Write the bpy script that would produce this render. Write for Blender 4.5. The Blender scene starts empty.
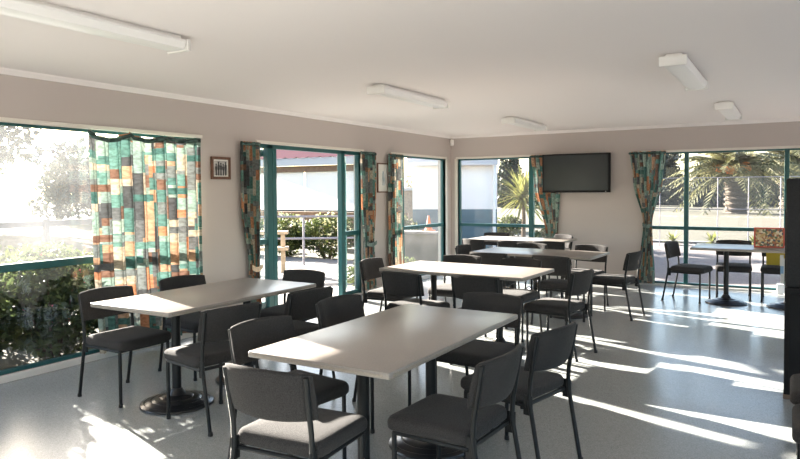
import bpy, bmesh, math, random
from mathutils import Vector, Matrix
R = math.radians
PI = math.pi
rnd = random.Random(7)
scene = bpy.context.scene
COL = scene.collection

# ------------------------------------------------------------------ materials
def new_mat(name):
    m = bpy.data.materials.new(name); m.use_nodes = True
    nt = m.node_tree; nt.nodes.clear()
    out = nt.nodes.new('ShaderNodeOutputMaterial')
    return m, nt, out

def N(nt, typ, **kw):
    n = nt.nodes.new(typ)
    for k, v in kw.items(): setattr(n, k, v)
    return n

def math_node(nt, op, a, b=None):
    n = nt.nodes.new('ShaderNodeMath'); n.operation = op
    for i, v in enumerate((a, b)):
        if v is None: continue
        if isinstance(v, (int, float)): n.inputs[i].default_value = v
        else: nt.links.new(v, n.inputs[i])
    return n.outputs[0]

def simple(name, col, rough=.6, metal=0., noise=0., scale=20., bump=0., spec=.5, col2=None, detail=3.):
    m, nt, out = new_mat(name)
    b = N(nt, 'ShaderNodeBsdfPrincipled')
    b.inputs['Base Color'].default_value = (*col, 1)
    b.inputs['Roughness'].default_value = rough
    b.inputs['Metallic'].default_value = metal
    b.inputs['Specular IOR Level'].default_value = spec
    nt.links.new(b.outputs[0], out.inputs[0])
    if noise or bump or col2:
        tc = N(nt, 'ShaderNodeTexCoord')
        nz = N(nt, 'ShaderNodeTexNoise'); nz.inputs['Scale'].default_value = scale; nz.inputs['Detail'].default_value = detail
        nt.links.new(tc.outputs['Object'], nz.inputs['Vector'])
        if noise or col2:
            r = N(nt, 'ShaderNodeValToRGB')
            c2 = col2 or tuple(min(1, c*(1+noise)) for c in col)
            c1 = col if col2 else tuple(c*(1-noise) for c in col)
            r.color_ramp.elements[0].position = .3; r.color_ramp.elements[1].position = .7
            r.color_ramp.elements[0].color = (*c1, 1); r.color_ramp.elements[1].color = (*c2, 1)
            nt.links.new(nz.outputs['Fac'], r.inputs[0]); nt.links.new(r.outputs[0], b.inputs['Base Color'])
        if bump:
            bp = N(nt, 'ShaderNodeBump'); bp.inputs['Strength'].default_value = bump; bp.inputs['Distance'].default_value = .01
            nt.links.new(nz.outputs['Fac'], bp.inputs['Height']); nt.links.new(bp.outputs[0], b.inputs['Normal'])
    return m

def glass_mat(name, haze=.05, tint=(1, 1, 1), refl=.06):
    """window pane with a thin film of dust that scatters light"""
    m, nt, out = new_mat(name)
    tr = N(nt, 'ShaderNodeBsdfTransparent'); tr.inputs[0].default_value = (*tint, 1)
    gl = N(nt, 'ShaderNodeBsdfGlossy'); gl.inputs['Roughness'].default_value = .02
    du = N(nt, 'ShaderNodeBsdfTranslucent'); du.inputs[0].default_value = (.95, .97, 1, 1)
    lw = N(nt, 'ShaderNodeLayerWeight'); lw.inputs[0].default_value = .5
    fres = math_node(nt, 'ADD', math_node(nt, 'MULTIPLY', math_node(nt, 'POWER', lw.outputs['Facing'], 5.0), .7), refl*.5)
    tc = N(nt, 'ShaderNodeTexCoord'); nz = N(nt, 'ShaderNodeTexNoise'); nz.inputs['Scale'].default_value = 2.5; nz.inputs['Detail'].default_value = 5
    nt.links.new(tc.outputs['Object'], nz.inputs['Vector'])
    hz = math_node(nt, 'MULTIPLY', nz.outputs['Fac'], haze*2)
    m1 = N(nt, 'ShaderNodeMixShader'); nt.links.new(hz, m1.inputs[0])
    nt.links.new(tr.outputs[0], m1.inputs[1]); nt.links.new(du.outputs[0], m1.inputs[2])
    m2 = N(nt, 'ShaderNodeMixShader')
    nt.links.new(fres, m2.inputs[0])
    nt.links.new(m1.outputs[0], m2.inputs[1]); nt.links.new(gl.outputs[0], m2.inputs[2])
    nt.links.new(m2.outputs[0], out.inputs[0])
    return m

def leaf_mat(name, c1, c2, trans=.35, scale=3., rough=.6):
    m, nt, out = new_mat(name)
    tc = N(nt, 'ShaderNodeTexCoord'); nz = N(nt, 'ShaderNodeTexNoise'); nz.inputs['Scale'].default_value = scale; nz.inputs['Detail'].default_value = 4
    nt.links.new(tc.outputs['Object'], nz.inputs['Vector'])
    r = N(nt, 'ShaderNodeValToRGB'); r.color_ramp.elements[0].position = .35; r.color_ramp.elements[1].position = .65
    r.color_ramp.elements[0].color = (*c1, 1); r.color_ramp.elements[1].color = (*c2, 1)
    nt.links.new(nz.outputs['Fac'], r.inputs[0])
    d = N(nt, 'ShaderNodeBsdfPrincipled'); d.inputs['Roughness'].default_value = rough; d.inputs['Specular IOR Level'].default_value = .3
    t = N(nt, 'ShaderNodeBsdfTranslucent')
    nt.links.new(r.outputs[0], d.inputs['Base Color']); nt.links.new(r.outputs[0], t.inputs[0])
    mx = N(nt, 'ShaderNodeMixShader'); mx.inputs[0].default_value = trans
    nt.links.new(d.outputs[0], mx.inputs[1]); nt.links.new(t.outputs[0], mx.inputs[2]); nt.links.new(mx.outputs[0], out.inputs[0])
    return m

def curtain_mat(name, seed):
    """patchwork print of rectangles in teal, mint, orange, cream and charcoal, laid out in the cloth's own UV"""
    m, nt, out = new_mat(name)
    uv = N(nt, 'ShaderNodeTexCoord'); sep = N(nt, 'ShaderNodeSeparateXYZ'); nt.links.new(uv.outputs['UV'], sep.inputs[0])
    def cells(w, h, sd):
        cu = math_node(nt, 'FLOOR', math_node(nt, 'DIVIDE', sep.outputs[0], w))
        wn = N(nt, 'ShaderNodeTexWhiteNoise', noise_dimensions='1D'); nt.links.new(math_node(nt, 'ADD', cu, sd), wn.inputs['W'])
        v2 = math_node(nt, 'ADD', math_node(nt, 'DIVIDE', sep.outputs[1], h), math_node(nt, 'MULTIPLY', wn.outputs['Value'], 7.3))
        row = math_node(nt, 'FLOOR', v2)
        cmb = N(nt, 'ShaderNodeCombineXYZ'); nt.links.new(cu, cmb.inputs[0]); nt.links.new(row, cmb.inputs[1]); cmb.inputs[2].default_value = sd
        w2 = N(nt, 'ShaderNodeTexWhiteNoise', noise_dimensions='3D'); nt.links.new(cmb.outputs[0], w2.inputs['Vector'])
        return w2
    cols = [(.14,.28,.25), (.36,.48,.42), (.58,.27,.15), (.60,.52,.41), (.11,.115,.12), (.09,.20,.18),
            (.44,.54,.47), (.60,.38,.25), (.25,.275,.27), (.26,.15,.11), (.18,.34,.30), (.19,.20,.205), (.30,.40,.37)]
    def ramp(sock):
        r = N(nt, 'ShaderNodeValToRGB'); cr = r.color_ramp; cr.interpolation = 'CONSTANT'
        for i, c in enumerate(cols):
            e = cr.elements[i] if i < 2 else cr.elements.new(i/len(cols))
            e.position = i/len(cols); e.color = (*c, 1)
        nt.links.new(sock, r.inputs[0]); return r.outputs[0]
    a = cells(.155, .215, seed + 3.0); b = cells(.083, .115, seed + 11.0); c = cells(.31, .062, seed + 21.0)
    mx = N(nt, 'ShaderNodeMix', data_type='RGBA')
    nt.links.new(math_node(nt, 'GREATER_THAN', cells(.166, .23, seed + 31.0).outputs['Value'], .58), mx.inputs[0])
    nt.links.new(ramp(a.outputs['Value']), mx.inputs[6]); nt.links.new(ramp(b.outputs['Value']), mx.inputs[7])
    mx2 = N(nt, 'ShaderNodeMix', data_type='RGBA')
    nt.links.new(math_node(nt, 'GREATER_THAN', c.outputs['Value'], .86), mx2.inputs[0])
    nt.links.new(mx.outputs[2], mx2.inputs[6]); nt.links.new(ramp(math_node(nt, 'FRACT', math_node(nt, 'MULTIPLY', c.outputs['Value'], 17.0))), mx2.inputs[7])
    nz = N(nt, 'ShaderNodeTexNoise'); nz.inputs['Scale'].default_value = 38; nz.inputs['Detail'].default_value = 3
    nt.links.new(uv.outputs['UV'], nz.inputs['Vector'])
    mul = N(nt, 'ShaderNodeMix', data_type='RGBA', blend_type='MULTIPLY'); mul.inputs[0].default_value = .75
    rr = N(nt, 'ShaderNodeValToRGB'); rr.color_ramp.elements[0].position = .35; rr.color_ramp.elements[1].position = .6
    rr.color_ramp.elements[0].color = (.5, .48, .45, 1); rr.color_ramp.elements[1].color = (1, 1, 1, 1)
    nt.links.new(nz.outputs['Fac'], rr.inputs[0])
    nt.links.new(mx2.outputs[2], mul.inputs[6]); nt.links.new(rr.outputs[0], mul.inputs[7])
    d = N(nt, 'ShaderNodeBsdfPrincipled'); d.inputs['Roughness'].default_value = .85; d.inputs['Specular IOR Level'].default_value = .15
    t = N(nt, 'ShaderNodeBsdfTranslucent')
    nt.links.new(mul.outputs[2], d.inputs['Base Color']); nt.links.new(mul.outputs[2], t.inputs[0])
    ms = N(nt, 'ShaderNodeMixShader'); ms.inputs[0].default_value = .13
    nt.links.new(d.outputs[0], ms.inputs[1]); nt.links.new(t.outputs[0], ms.inputs[2]); nt.links.new(ms.outputs[0], out.inputs[0])
    return m

def floor_mat():
    m, nt, out = new_mat('speckled_vinyl')
    tc = N(nt, 'ShaderNodeTexCoord')
    vo = N(nt, 'ShaderNodeTexVoronoi'); vo.inputs['Scale'].default_value = 210
    nt.links.new(tc.outputs['Object'], vo.inputs['Vector'])
    wn = N(nt, 'ShaderNodeTexWhiteNoise', noise_dimensions='3D'); nt.links.new(vo.outputs['Position'], wn.inputs['Vector'])
    r = N(nt, 'ShaderNodeValToRGB'); cr = r.color_ramp; cr.interpolation = 'CONSTANT'
    cr.elements[0].color = (.23, .24, .24, 1); cr.elements[1].position = .15; cr.elements[1].color = (.285, .30, .295, 1)
    e = cr.elements.new(.8); e.color = (.34, .355, .35, 1)
    nt.links.new(wn.outputs['Value'], r.inputs[0])
    b = N(nt, 'ShaderNodeBsdfPrincipled'); b.inputs['Specular IOR Level'].default_value = .5
    nt.links.new(r.outputs[0], b.inputs['Base Color'])
    nz = N(nt, 'ShaderNodeTexNoise'); nz.inputs['Scale'].default_value = 1.3; nz.inputs['Detail'].default_value = 4
    nt.links.new(tc.outputs['Object'], nz.inputs['Vector'])
    mr = N(nt, 'ShaderNodeMapRange'); mr.inputs['To Min'].default_value = .17; mr.inputs['To Max'].default_value = .30
    nt.links.new(nz.outputs['Fac'], mr.inputs['Value']); nt.links.new(mr.outputs[0], b.inputs['Roughness'])
    nt.links.new(b.outputs[0], out.inputs[0])
    return m

def blind_mat():
    m, nt, out = new_mat('white_awning_vinyl')
    d = N(nt, 'ShaderNodeBsdfDiffuse'); d.inputs[0].default_value = (.9, .9, .9, 1)
    t = N(nt, 'ShaderNodeBsdfTranslucent'); t.inputs[0].default_value = (.9, .9, .9, 1)
    mx = N(nt, 'ShaderNodeMixShader'); mx.inputs[0].default_value = .5
    nt.links.new(d.outputs[0], mx.inputs[1]); nt.links.new(t.outputs[0], mx.inputs[2]); nt.links.new(mx.outputs[0], out.inputs[0])
    return m

def art_mat(name, cols, scale):
    m, nt, out = new_mat(name)
    tc = N(nt, 'ShaderNodeTexCoord'); vo = N(nt, 'ShaderNodeTexVoronoi'); vo.inputs['Scale'].default_value = scale
    nt.links.new(tc.outputs['Object'], vo.inputs['Vector'])
    wn = N(nt, 'ShaderNodeTexWhiteNoise', noise_dimensions='3D'); nt.links.new(vo.outputs['Position'], wn.inputs['Vector'])
    r = N(nt, 'ShaderNodeValToRGB'); cr = r.color_ramp; cr.interpolation = 'CONSTANT'
    for i, c in enumerate(cols):
        e = cr.elements[i] if i < 2 else cr.elements.new(i/len(cols))
        e.position = i/len(cols); e.color = (*c, 1)
    nt.links.new(wn.outputs['Value'], r.inputs[0])
    b = N(nt, 'ShaderNodeBsdfPrincipled'); b.inputs['Roughness'].default_value = .5
    nt.links.new(r.outputs[0], b.inputs['Base Color']); nt.links.new(b.outputs[0], out.inputs[0])
    return m

M = dict(
    wall=simple('beige_wall_paint', (.505, .445, .415), .7, bump=.05, scale=120),
    ceil=simple('offwhite_ceiling_paint', (.86, .805, .785), .8, bump=.03, scale=150),
    trim=simple('cream_gloss_trim', (.74, .69, .62), .4),
    sill=simple('white_sill', (.76, .73, .69), .4),
    floor=floor_mat(),
    teal=simple('teal_aluminium', (.014, .088, .092), .35, spec=.5),
    tealin=simple('dark_rubber_seal', (.01, .012, .012), .6),
    glass=glass_mat('window_glass', .006),
    dusty=glass_mat('dusty_window_glass', .014, refl=.06),
    clear=glass_mat('clear_window_glass', .0015),
    fabric=simple('charcoal_wool_fabric', (.037, .0345, .0345), .95, noise=.45, scale=280, bump=.3, spec=.15, detail=2),
    steel=simple('black_powder_coat', (.010, .011, .012), .45, spec=.3),
    rubber=simple('black_rubber', (.012, .012, .012), .7),
    iron=simple('black_cast_iron', (.015, .015, .017), .28, spec=.6),
    top=simple('speckled_stone_laminate', (.268, .238, .216), .29, noise=.08, scale=140, spec=.45),
    edge=simple('laminate_edge', (.27, .235, .20), .4, noise=.12, scale=90),
    edgedark=simple('worn_edge_strip', (.13, .115, .10), .5, noise=.3, scale=60),
    white=simple('white_enamel', (.8, .78, .74), .4),
    diffuser=simple('opal_diffuser', (.83, .82, .80), .3, spec=.4),
    black=simple('black_plastic', (.006, .006, .007), .5, spec=.15),
    screen=simple('tv_screen', (.028, .034, .036), .16, spec=.5),
    wood=simple('brown_frame_wood', (.13, .055, .03), .45, noise=.3, scale=30),
    mount=simple('white_picture_mount', (.75, .74, .70), .7),
    photo=simple('grey_photograph_paper', (.42, .41, .40), .5, noise=.35, scale=14),
    ink=simple('dark_photograph_ink', (.035, .035, .038), .5, noise=.5, scale=40),
    print_=simple('blue_grey_print', (.62, .66, .66), .6, col2=(.25, .32, .36), scale=9),
    cord=simple('cream_tieback', (.62, .47, .33), .8, noise=.2, scale=60),
    darkgrey=simple('dark_grey_felt', (.018, .018, .020), .9, noise=.3, scale=150),
    cabinet=simple('black_cabinet', (.008, .008, .009), .6, spec=.2),
    red=simple('red_cardboard', (.55, .07, .04), .5),
    collage=art_mat('collage_print', [(.30,.10,.05), (.65,.50,.30), (.14,.17,.09), (.72,.62,.45), (.40,.16,.08), (.10,.10,.11), (.55,.35,.15)], 42),
    yellow=simple('mustard_card', (.50, .36, .03), .6),
    paper=simple('white_paper', (.78, .80, .82), .6),
    bluepaper=simple('blue_paper', (.25, .45, .70), .6),
    plastic=simple('white_plastic', (.75, .76, .78), .35),
    concrete=simple('pale_concrete', (.16, .15, .14), .9, noise=.12, scale=6),
    bounce_paving=simple('white_bounce_paving', (.75, .73, .70), .9),  # for the added out-of-view paving that reflects daylight indoors
    asphalt=simple('grey_asphalt', (.105, .088, .085), .95, noise=.18, scale=14, bump=.3),
    lawn=simple('dry_lawn', (.030, .027, .010), .95, scale=1.2, col2=(.046, .040, .018)),
    kerb=simple('concrete_kerb', (.13, .128, .125), .9),
    bark=simple('brown_bark', (.11, .075, .05), .95, noise=.4, scale=18, bump=.6),
    palmbark=simple('palm_bark', (.10, .078, .06), .95, noise=.4, scale=12, bump=.8),
    fence=simple('galvanised_steel', (.22, .21, .235), .5),
    roofred=simple('red_roof_iron', (.36, .085, .05), .5),
    fascia=simple('pale_fascia', (.42, .43, .46), .6),
    beam=simple('brown_timber', (.17, .11, .075), .8, noise=.2, scale=12),
    timber=simple('pale_timber', (.40, .31, .21), .8, noise=.15, scale=10),
    blind=blind_mat(),
    shedwhite=simple('white_weatherboard', (.72, .73, .74), .7),
    shedblue=simple('blue_grey_cladding', (.05, .11, .15), .7, noise=.1, scale=5),
    tan=simple('tan_brick', (.24, .19, .14), .9, noise=.2, scale=9),
    greengrey=simple('grey_green_render', (.055, .062, .048), .9, noise=.15, scale=5),
    orange=simple('orange_plastic', (.55, .12, .03), .5),
    fruit=simple('orange_palm_dates', (.62, .22, .05), .8, noise=.3, scale=14, bump=.6),
    lf_dark=leaf_mat('dark_shrub_leaf', (.035, .055, .022), (.12, .15, .055)),
    lf_mid=leaf_mat('mid_hedge_leaf', (.025, .042, .012), (.10, .115, .03), .35),
    lf_conifer=leaf_mat('conifer_leaf', (.014, .024, .018), (.035, .048, .035), .2),
    lf_grey=leaf_mat('grey_tree_leaf', (.035, .042, .036), (.075, .085, .07), .3),
    lf_palm=leaf_mat('palm_frond_leaf', (.045, .055, .022), (.17, .16, .075), .35, 1.0),
    lf_yucca=leaf_mat('yucca_leaf', (.10, .12, .03), (.26, .25, .08), .45),
    flower=simple('pink_petals', (.75, .12, .18), .7),
    cream_fl=simple('cream_petals', (.80, .74, .42), .7),
)
for n_ in M['fabric'].node_tree.nodes:
    if n_.type == 'BSDF_PRINCIPLED': n_.inputs['Sheen Weight'].default_value = .06; n_.inputs['Sheen Roughness'].default_value = .45
def mesh_net():
    m, nt, out = new_mat('wire_netting')
    tr = N(nt, 'ShaderNodeBsdfTransparent'); d = N(nt, 'ShaderNodeBsdfDiffuse'); d.inputs[0].default_value = (.7, .7, .74, 1)
    mx = N(nt, 'ShaderNodeMixShader'); mx.inputs[0].default_value = .03
    nt.links.new(tr.outputs[0], mx.inputs[1]); nt.links.new(d.outputs[0], mx.inputs[2]); nt.links.new(mx.outputs[0], out.inputs[0])
    return m
M['net'] = mesh_net()

# ------------------------------------------------------------------ mesh building
class MB:
    def __init__(s): s.bm = bmesh.new()
    def box(s, lo, hi, bev=0., seg=2, mat=None):
        c = Vector([(a+b)/2 for a, b in zip(lo, hi)]); d = [abs(b-a) for a, b in zip(lo, hi)]
        r = bmesh.ops.create_cube(s.bm, size=1., matrix=Matrix.Translation(c) @ Matrix.Diagonal((*d, 1)))
        vs = r['verts']
        if bev:
            es = list({e for v in vs for e in v.link_edges})
            g = bmesh.ops.bevel(s.bm, geom=es, offset=bev, segments=seg, profile=.5, affect='EDGES')
            vs = list({v for f in g['faces'] for v in f.verts} | {v for v in vs if v.is_valid})
        if mat is not None:
            bmesh.ops.transform(s.bm, matrix=mat, verts=vs)
        return s
    def tube(s, pts, r, n=8, cap=True):
        pts = [Vector(p) for p in pts]; rings = []
        rad = r if isinstance(r, (list, tuple)) else [r]*len(pts)
        up = None
        for i, p in enumerate(pts):
            if i == 0: t = pts[1]-p
            elif i == len(pts)-1: t = p-pts[i-1]
            else: t = (pts[i+1]-p).normalized() + (p-pts[i-1]).normalized()
            t.normalize()
            if up is None:
                up = t.orthogonal().normalized()
            up = (up - t*up.dot(t)).normalized()
            sd = t.cross(up)
            rings.append([s.bm.verts.new(p + (up*math.cos(2*PI*k/n) + sd*math.sin(2*PI*k/n))*rad[i]) for k in range(n)])
        for a, b in zip(rings, rings[1:]):
            for k in range(n): s.bm.faces.new((a[k], a[(k+1) % n], b[(k+1) % n], b[k]))
        if cap:
            s.bm.faces.new(rings[0][::-1]); s.bm.faces.new(rings[-1])
        return s
    def lathe(s, prof, n=32, c=(0, 0, 0)):
        c = Vector(c); rings = []
        for r, z in prof:
            if r < 1e-5: rings.append([s.bm.verts.new(c+Vector((0, 0, z)))])
            else: rings.append([s.bm.verts.new(c+Vector((r*math.cos(2*PI*k/n), r*math.sin(2*PI*k/n), z))) for k in range(n)])
        for a, b in zip(rings, rings[1:]):
            if len(a) == 1 and len(b) == 1: continue
            for k in range(n):
                if len(a) == 1: s.bm.faces.new((a[0], b[(k+1) % n], b[k]))
                elif len(b) == 1: s.bm.faces.new((a[k], a[(k+1) % n], b[0]))
                else: s.bm.faces.new((a[k], a[(k+1) % n], b[(k+1) % n], b[k]))
        return s
    def quad(s, *p): s.bm.faces.new([s.bm.verts.new(v) for v in p]); return s
    def build(s, name, mat, parent=None, smooth=False, angle=40, loc=None):
        bmesh.ops.recalc_face_normals(s.bm, faces=s.bm.faces[:])
        me = bpy.data.meshes.new(name)
        if smooth:
            for f in s.bm.faces: f.smooth = True
            for e in s.bm.edges:
                if len(e.link_faces) == 2 and e.calc_face_angle(0) > R(angle): e.smooth = False
        s.bm.to_mesh(me); s.bm.free()
        if mat: me.materials.append(mat)
        o = bpy.data.objects.new(name, me); COL.objects.link(o)
        if parent: o.parent = parent
        if loc: o.location = loc
        return o

def empty(name, loc=(0, 0, 0), rz=0.):
    o = bpy.data.objects.new(name, None); COL.objects.link(o)
    o.location = loc; o.rotation_euler = (0, 0, rz); o.empty_display_size = .1
    return o
def tag(o, label=None, cat=None, group=None, kind=None):
    if label: o['label'] = label
    if cat: o['category'] = cat
    if group: o['group'] = group
    if kind: o['kind'] = kind
    return o
def structure(o): o['kind'] = 'structure'; return o
def kids(o): return [c for c in bpy.data.objects if c.parent == o]
def copy_tree(o, parent=None):
    c = o.copy(); COL.objects.link(c); c.parent = parent
    for ch in kids(o): copy_tree(ch, c)
    return c

# ------------------------------------------------------------------ room shell
ROOM_X, ROOM_Y, H = 8.6, -12.6, 2.40
def sbox(name, lo, hi, mat, parent=None, bev=0.):
    o = MB().box(lo, hi, bev).build(name, mat, parent)
    if parent is None: structure(o)
    return o
sbox('floor', (-.02, ROOM_Y, -.12), (ROOM_X, .02, 0), M['floor'])
sbox('ceiling', (-.5, ROOM_Y-.2, H), (ROOM_X+.2, .5, H+.15), M['ceil'])
def wall(name, rects, fix):
    b = MB()
    for r in rects: b.box(*fix(*r))
    return structure(b.build(name, M['wall']))
HEAD = 2.0
T = .15
W1, D1, W2 = (-10.4, -5.76), (-4.90, -2.80), (-2.02, -.22)     # left wall openings (y)
W3, W4 = (.13, 1.80), (3.24, 6.50)                             # back wall openings (x)
SILL = .05
fl = lambda a, b, z0, z1: ((-T, a, z0), (0, b, z1))
wall('wall_left', [(ROOM_Y, W1[0], -.1, H), (W1[0], W1[1], HEAD, H), (W1[0], W1[1], -.1, SILL), (W1[1], D1[0], -.1, H), (D1[0], D1[1], HEAD, H),
                   (D1[0], D1[1], -.1, .0), (D1[1], W2[0], -.1, H), (W2[0], W2[1], HEAD, H), (W2[0], W2[1], -.1, SILL), (W2[1], T, -.1, H)], fl)
fb = lambda a, b, z0, z1: ((a, 0, z0), (b, T, z1))
wall('wall_back', [(0, W3[0], -.1, H), (W3[0], W3[1], HEAD, H), (W3[0], W3[1], -.1, SILL), (W3[1], W4[0], -.1, H), (W4[0], W4[1], HEAD, H),
                   (W4[0], W4[1], -.1, .03), (W4[1], ROOM_X, -.1, H)], fb)
W5, W6 = (-11.4, -1.2), (.8, 8.0)  # added openings, right and front walls, out of view, for fill daylight
fr_ = lambda a, b, z0, z1: ((ROOM_X, a, z0), (ROOM_X+T, b, z1))
wall('wall_right', [(ROOM_Y, W5[0], -.1, H), (W5[0], W5[1], HEAD+.2, H), (W5[0], W5[1], -.1, .5), (W5[1], T, -.1, H)], fr_)
ff = lambda a, b, z0, z1: ((a, ROOM_Y-T, z0), (b, ROOM_Y, z1))
wall('wall_front', [(-T, W6[0], -.1, H), (W6[0], W6[1], HEAD+.2, H), (W6[0], W6[1], -.1, .5), (W6[1], ROOM_X+T, -.1, H)], ff)
# cornice: a small cove along the top of each wall
def cove(name, a, b, nrm):
    a, b, n = Vector(a), Vector(b), Vector(nrm)
    bm = MB(); prof = [(0, 0), (0, -.042), (.012, -.04), (.028, -.024), (.042, -.012), (.05, 0)]
    ra = [bm.bm.verts.new(a+n*p+Vector((0, 0, q))) for p, q in prof]; rb = [bm.bm.verts.new(b+n*p+Vector((0, 0, q))) for p, q in prof]
    k = len(prof)
    for i in range(k): bm.bm.faces.new((ra[i], ra[(i+1) % k], rb[(i+1) % k], rb[i]))
    bm.bm.faces.new(ra); bm.bm.faces.new(rb[::-1])
    return structure(bm.build(name, M['ceil']))
cove('trim_1', (.001, ROOM_Y, H), (.001, -.001, H), (1, 0, 0))
cove('trim_2', (.001, -.001, H), (ROOM_X, -.001, H), (0, -1, 0))
# cream architraves over the openings and white reveals
tb = MB()
for a, b in (W1, D1, W2): tb.box((-.10, a-.03, HEAD-.004), (.016, b+.03, HEAD+.03), .003)
tb.box((-.10, W2[1]-.0, SILL), (.012, W2[1]+.055, HEAD), .003)
structure(tb.build('trim_3', M['trim']))
tb = MB()
for a, b in (W3, W4): tb.box((a-.03, -.016, HEAD-.004), (b+.03, .10, HEAD+.03), .003)
tb.box((W3[0]-.055, -.012, SILL), (W3[0], .10, HEAD), .003)
structure(tb.build('trim_4', M['trim']))
sb = MB()
for a, b in ((ROOM_Y, D1[0]), (D1[1], 0)): sb.box((.0, a, .0), (.022, b, .055), .004)
structure(sb.build('baseboard_left', M['sill']))
sb = MB()
sb.box((.02, -.022, 0), (W4[0]-.02, 0, .055), .004); sb.box((W4[0]-.02, -.022, 0), (ROOM_X, 0, .03), .004)
structure(sb.build('baseboard_back', M['sill']))

# ------------------------------------------------------------------ windows
def window(name, axis, a, b, z0, z1, mullions, transoms, panes, fw=.05, x0=-.085, x1=-.035):
    """axis 'L' = left wall (runs along y), 'B' = back wall (runs along x). transoms: (from, to, z)."""
    w = empty(name); structure(w)
    def bx(m, u0, u1, za, zb, d0=x0, d1=x1, bev=.004):
        if axis == 'L': m.box((d0, u0, za), (d1, u1, zb), bev)
        else: m.box((u0, -d1, za), (u1, -d0, zb), bev)
    f = MB()
    bx(f, a, a+fw*.7, z0, z1); bx(f, b-fw*.7, b, z0, z1); bx(f, a, b, z1-fw*.55, z1); bx(f, a, b, z0, z0+fw*.6)
    f.build('frame', M['teal'], w)
    for (u0, u1) in mullions:
        k = MB(); bx(k, u0, u1, z0, z1, x0-.01, x1+.012); k.build('mullion', M['teal'], w)
    for (u0, u1, z, t) in transoms:
        k = MB(); bx(k, u0, u1, z-t/2, z+t/2, x0-.005, x1+.008); k.build('transom', M['teal'], w)
    for (u0, u1, za, zb, mt) in panes:
        k = MB(); xm = (x0+x1)/2; bx(k, u0, u1, za, zb, xm-.003, xm+.003, 0); k.build('pane', M[mt], w)
    return w
window('window_1', 'L', W1[0], W1[1], SILL, HEAD, [(-8.95, -8.89)], [(W1[0], -8.95, .87, .06), (-8.89, W1[1], .87, .06)],
       [(W1[0], -8.95, .87, HEAD, 'dusty'), (W1[0], -8.95, SILL, .87, 'clear'), (-8.89, W1[1], .87, HEAD, 'dusty'), (-8.89, W1[1], SILL, .87, 'clear')])
window('window_2', 'L', W2[0], W2[1], SILL, HEAD, [(-1.66, -1.60)], [(W2[0], -1.66, .86, .055), (-1.60, W2[1], .86, .055)],
       [(W2[0], -1.66, SILL, HEAD, 'glass'), (-1.60, W2[1], SILL, HEAD, 'glass')])
window('window_3', 'B', W3[0], W3[1], SILL, HEAD, [(1.42, 1.50)], [(W3[0], 1.42, .85, .05), (1.5, W3[1], .85, .05)],
       [(W3[0], 1.42, SILL, HEAD, 'glass'), (1.50, W3[1], SILL, HEAD, 'glass')])
window('window_4', 'B', W4[0], W4[1], .03, HEAD, [(3.81, 3.87), (5.09, 5.15)], [(W4[0], 3.81, .87, .05), (3.87, 5.09, .87, .05), (5.15, W4[1], .87, .05)],
       [(W4[0], 3.81, .03, HEAD, 'clear'), (3.87, 5.09, .03, HEAD, 'clear'), (5.15, W4[1], .03, HEAD, 'clear')])
window('fill_window_5', 'L', W5[0], W5[1], .5, HEAD+.2, [(y-.03, y+.03) for y in (-9.4, -7.3, -5.2, -3.1)], [], [(W5[0], W5[1], .5, HEAD+.2, 'clear')], .05, ROOM_X+.035, ROOM_X+.085)  # added on the unseen right side to let sky light in
window('fill_window_6', 'B', W6[0], W6[1], .5, HEAD+.2, [(x-.03, x+.03) for x in (2.6, 4.4, 6.2)], [], [(W6[0], W6[1], .5, HEAD+.2, 'clear')], .05, -ROOM_Y+.035, -ROOM_Y+.085)  # added behind the camera, likewise to brighten the room
# glazed door set: sidelights either side, both door leaves folded back
dr = empty('door_1'); structure(dr)
f = MB()
f.box((-.10, D1[0], HEAD-.05), (-.03, D1[1], HEAD-.004), .004); f.box((-.10, D1[0], 0), (-.03, D1[0]+.05, HEAD), .004)
f.box((-.10, D1[1]-.05, 0), (-.03, D1[1], HEAD), .004)
f.box((-.10, -4.71, 0), (-.03, -4.63, HEAD), .004); f.box((-.09, -4.62, 0), (-.035, -4.55, HEAD-.05), .004); f.box((-.10, -3.26, 0), (-.03, -3.18, HEAD), .004)
f.build('frame', M['teal'], dr)
f = MB(); f.box((-.13, D1[0], -.0), (.0, D1[1], .022), .004); f.build('threshold', M['sill'], dr)
for (a, b) in ((D1[0]+.05, -4.71), (-3.18, D1[1]-.05)):
    k = MB(); k.box((-.09, a, .84), (-.04, b, .90), .004); k.box((-.09, a, .022), (-.04, b, .07), .004); k.build('transom', M['teal'], dr)
    k = MB(); k.box((-.068, a, .03), (-.062, b, HEAD-.05)); k.build('pane', M['clear'], dr)
def leaf(hy, ang, name='door_leaf'):
    """door leaf hinged at (-.09, hy), swung outwards"""
    o = empty(name, (-.10, hy, .03), ang); o.parent = dr
    w, h = .70, HEAD-.09
    k = MB(); k.box((-.0, 0, 0), (.045, .075, h), .004); k.box((0, w-.075, 0), (.045, w, h), .004); k.box((0, .075, h-.08), (.045, w-.075, h), .004)
    k.box((0, .075, 0), (.045, w-.075, .12), .004); k.box((0, .075, .80), (.045, w-.075, .87), .004)
    k.build('leaf_frame', M['teal'], o)
    k = MB(); k.box((.019, .075, .12), (.025, w-.075, h-.08)); k.build('pane', M['clear'], o)
    k = MB()
    for z in (.28, h-.3): k.box((-.005, -.012, z), (.05, .012, z+.09), .003)
    k.build('hinge', M['rubber'], o)
    return o
leaf(-4.58, R(160)); leaf(-3.20, R(32))

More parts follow.
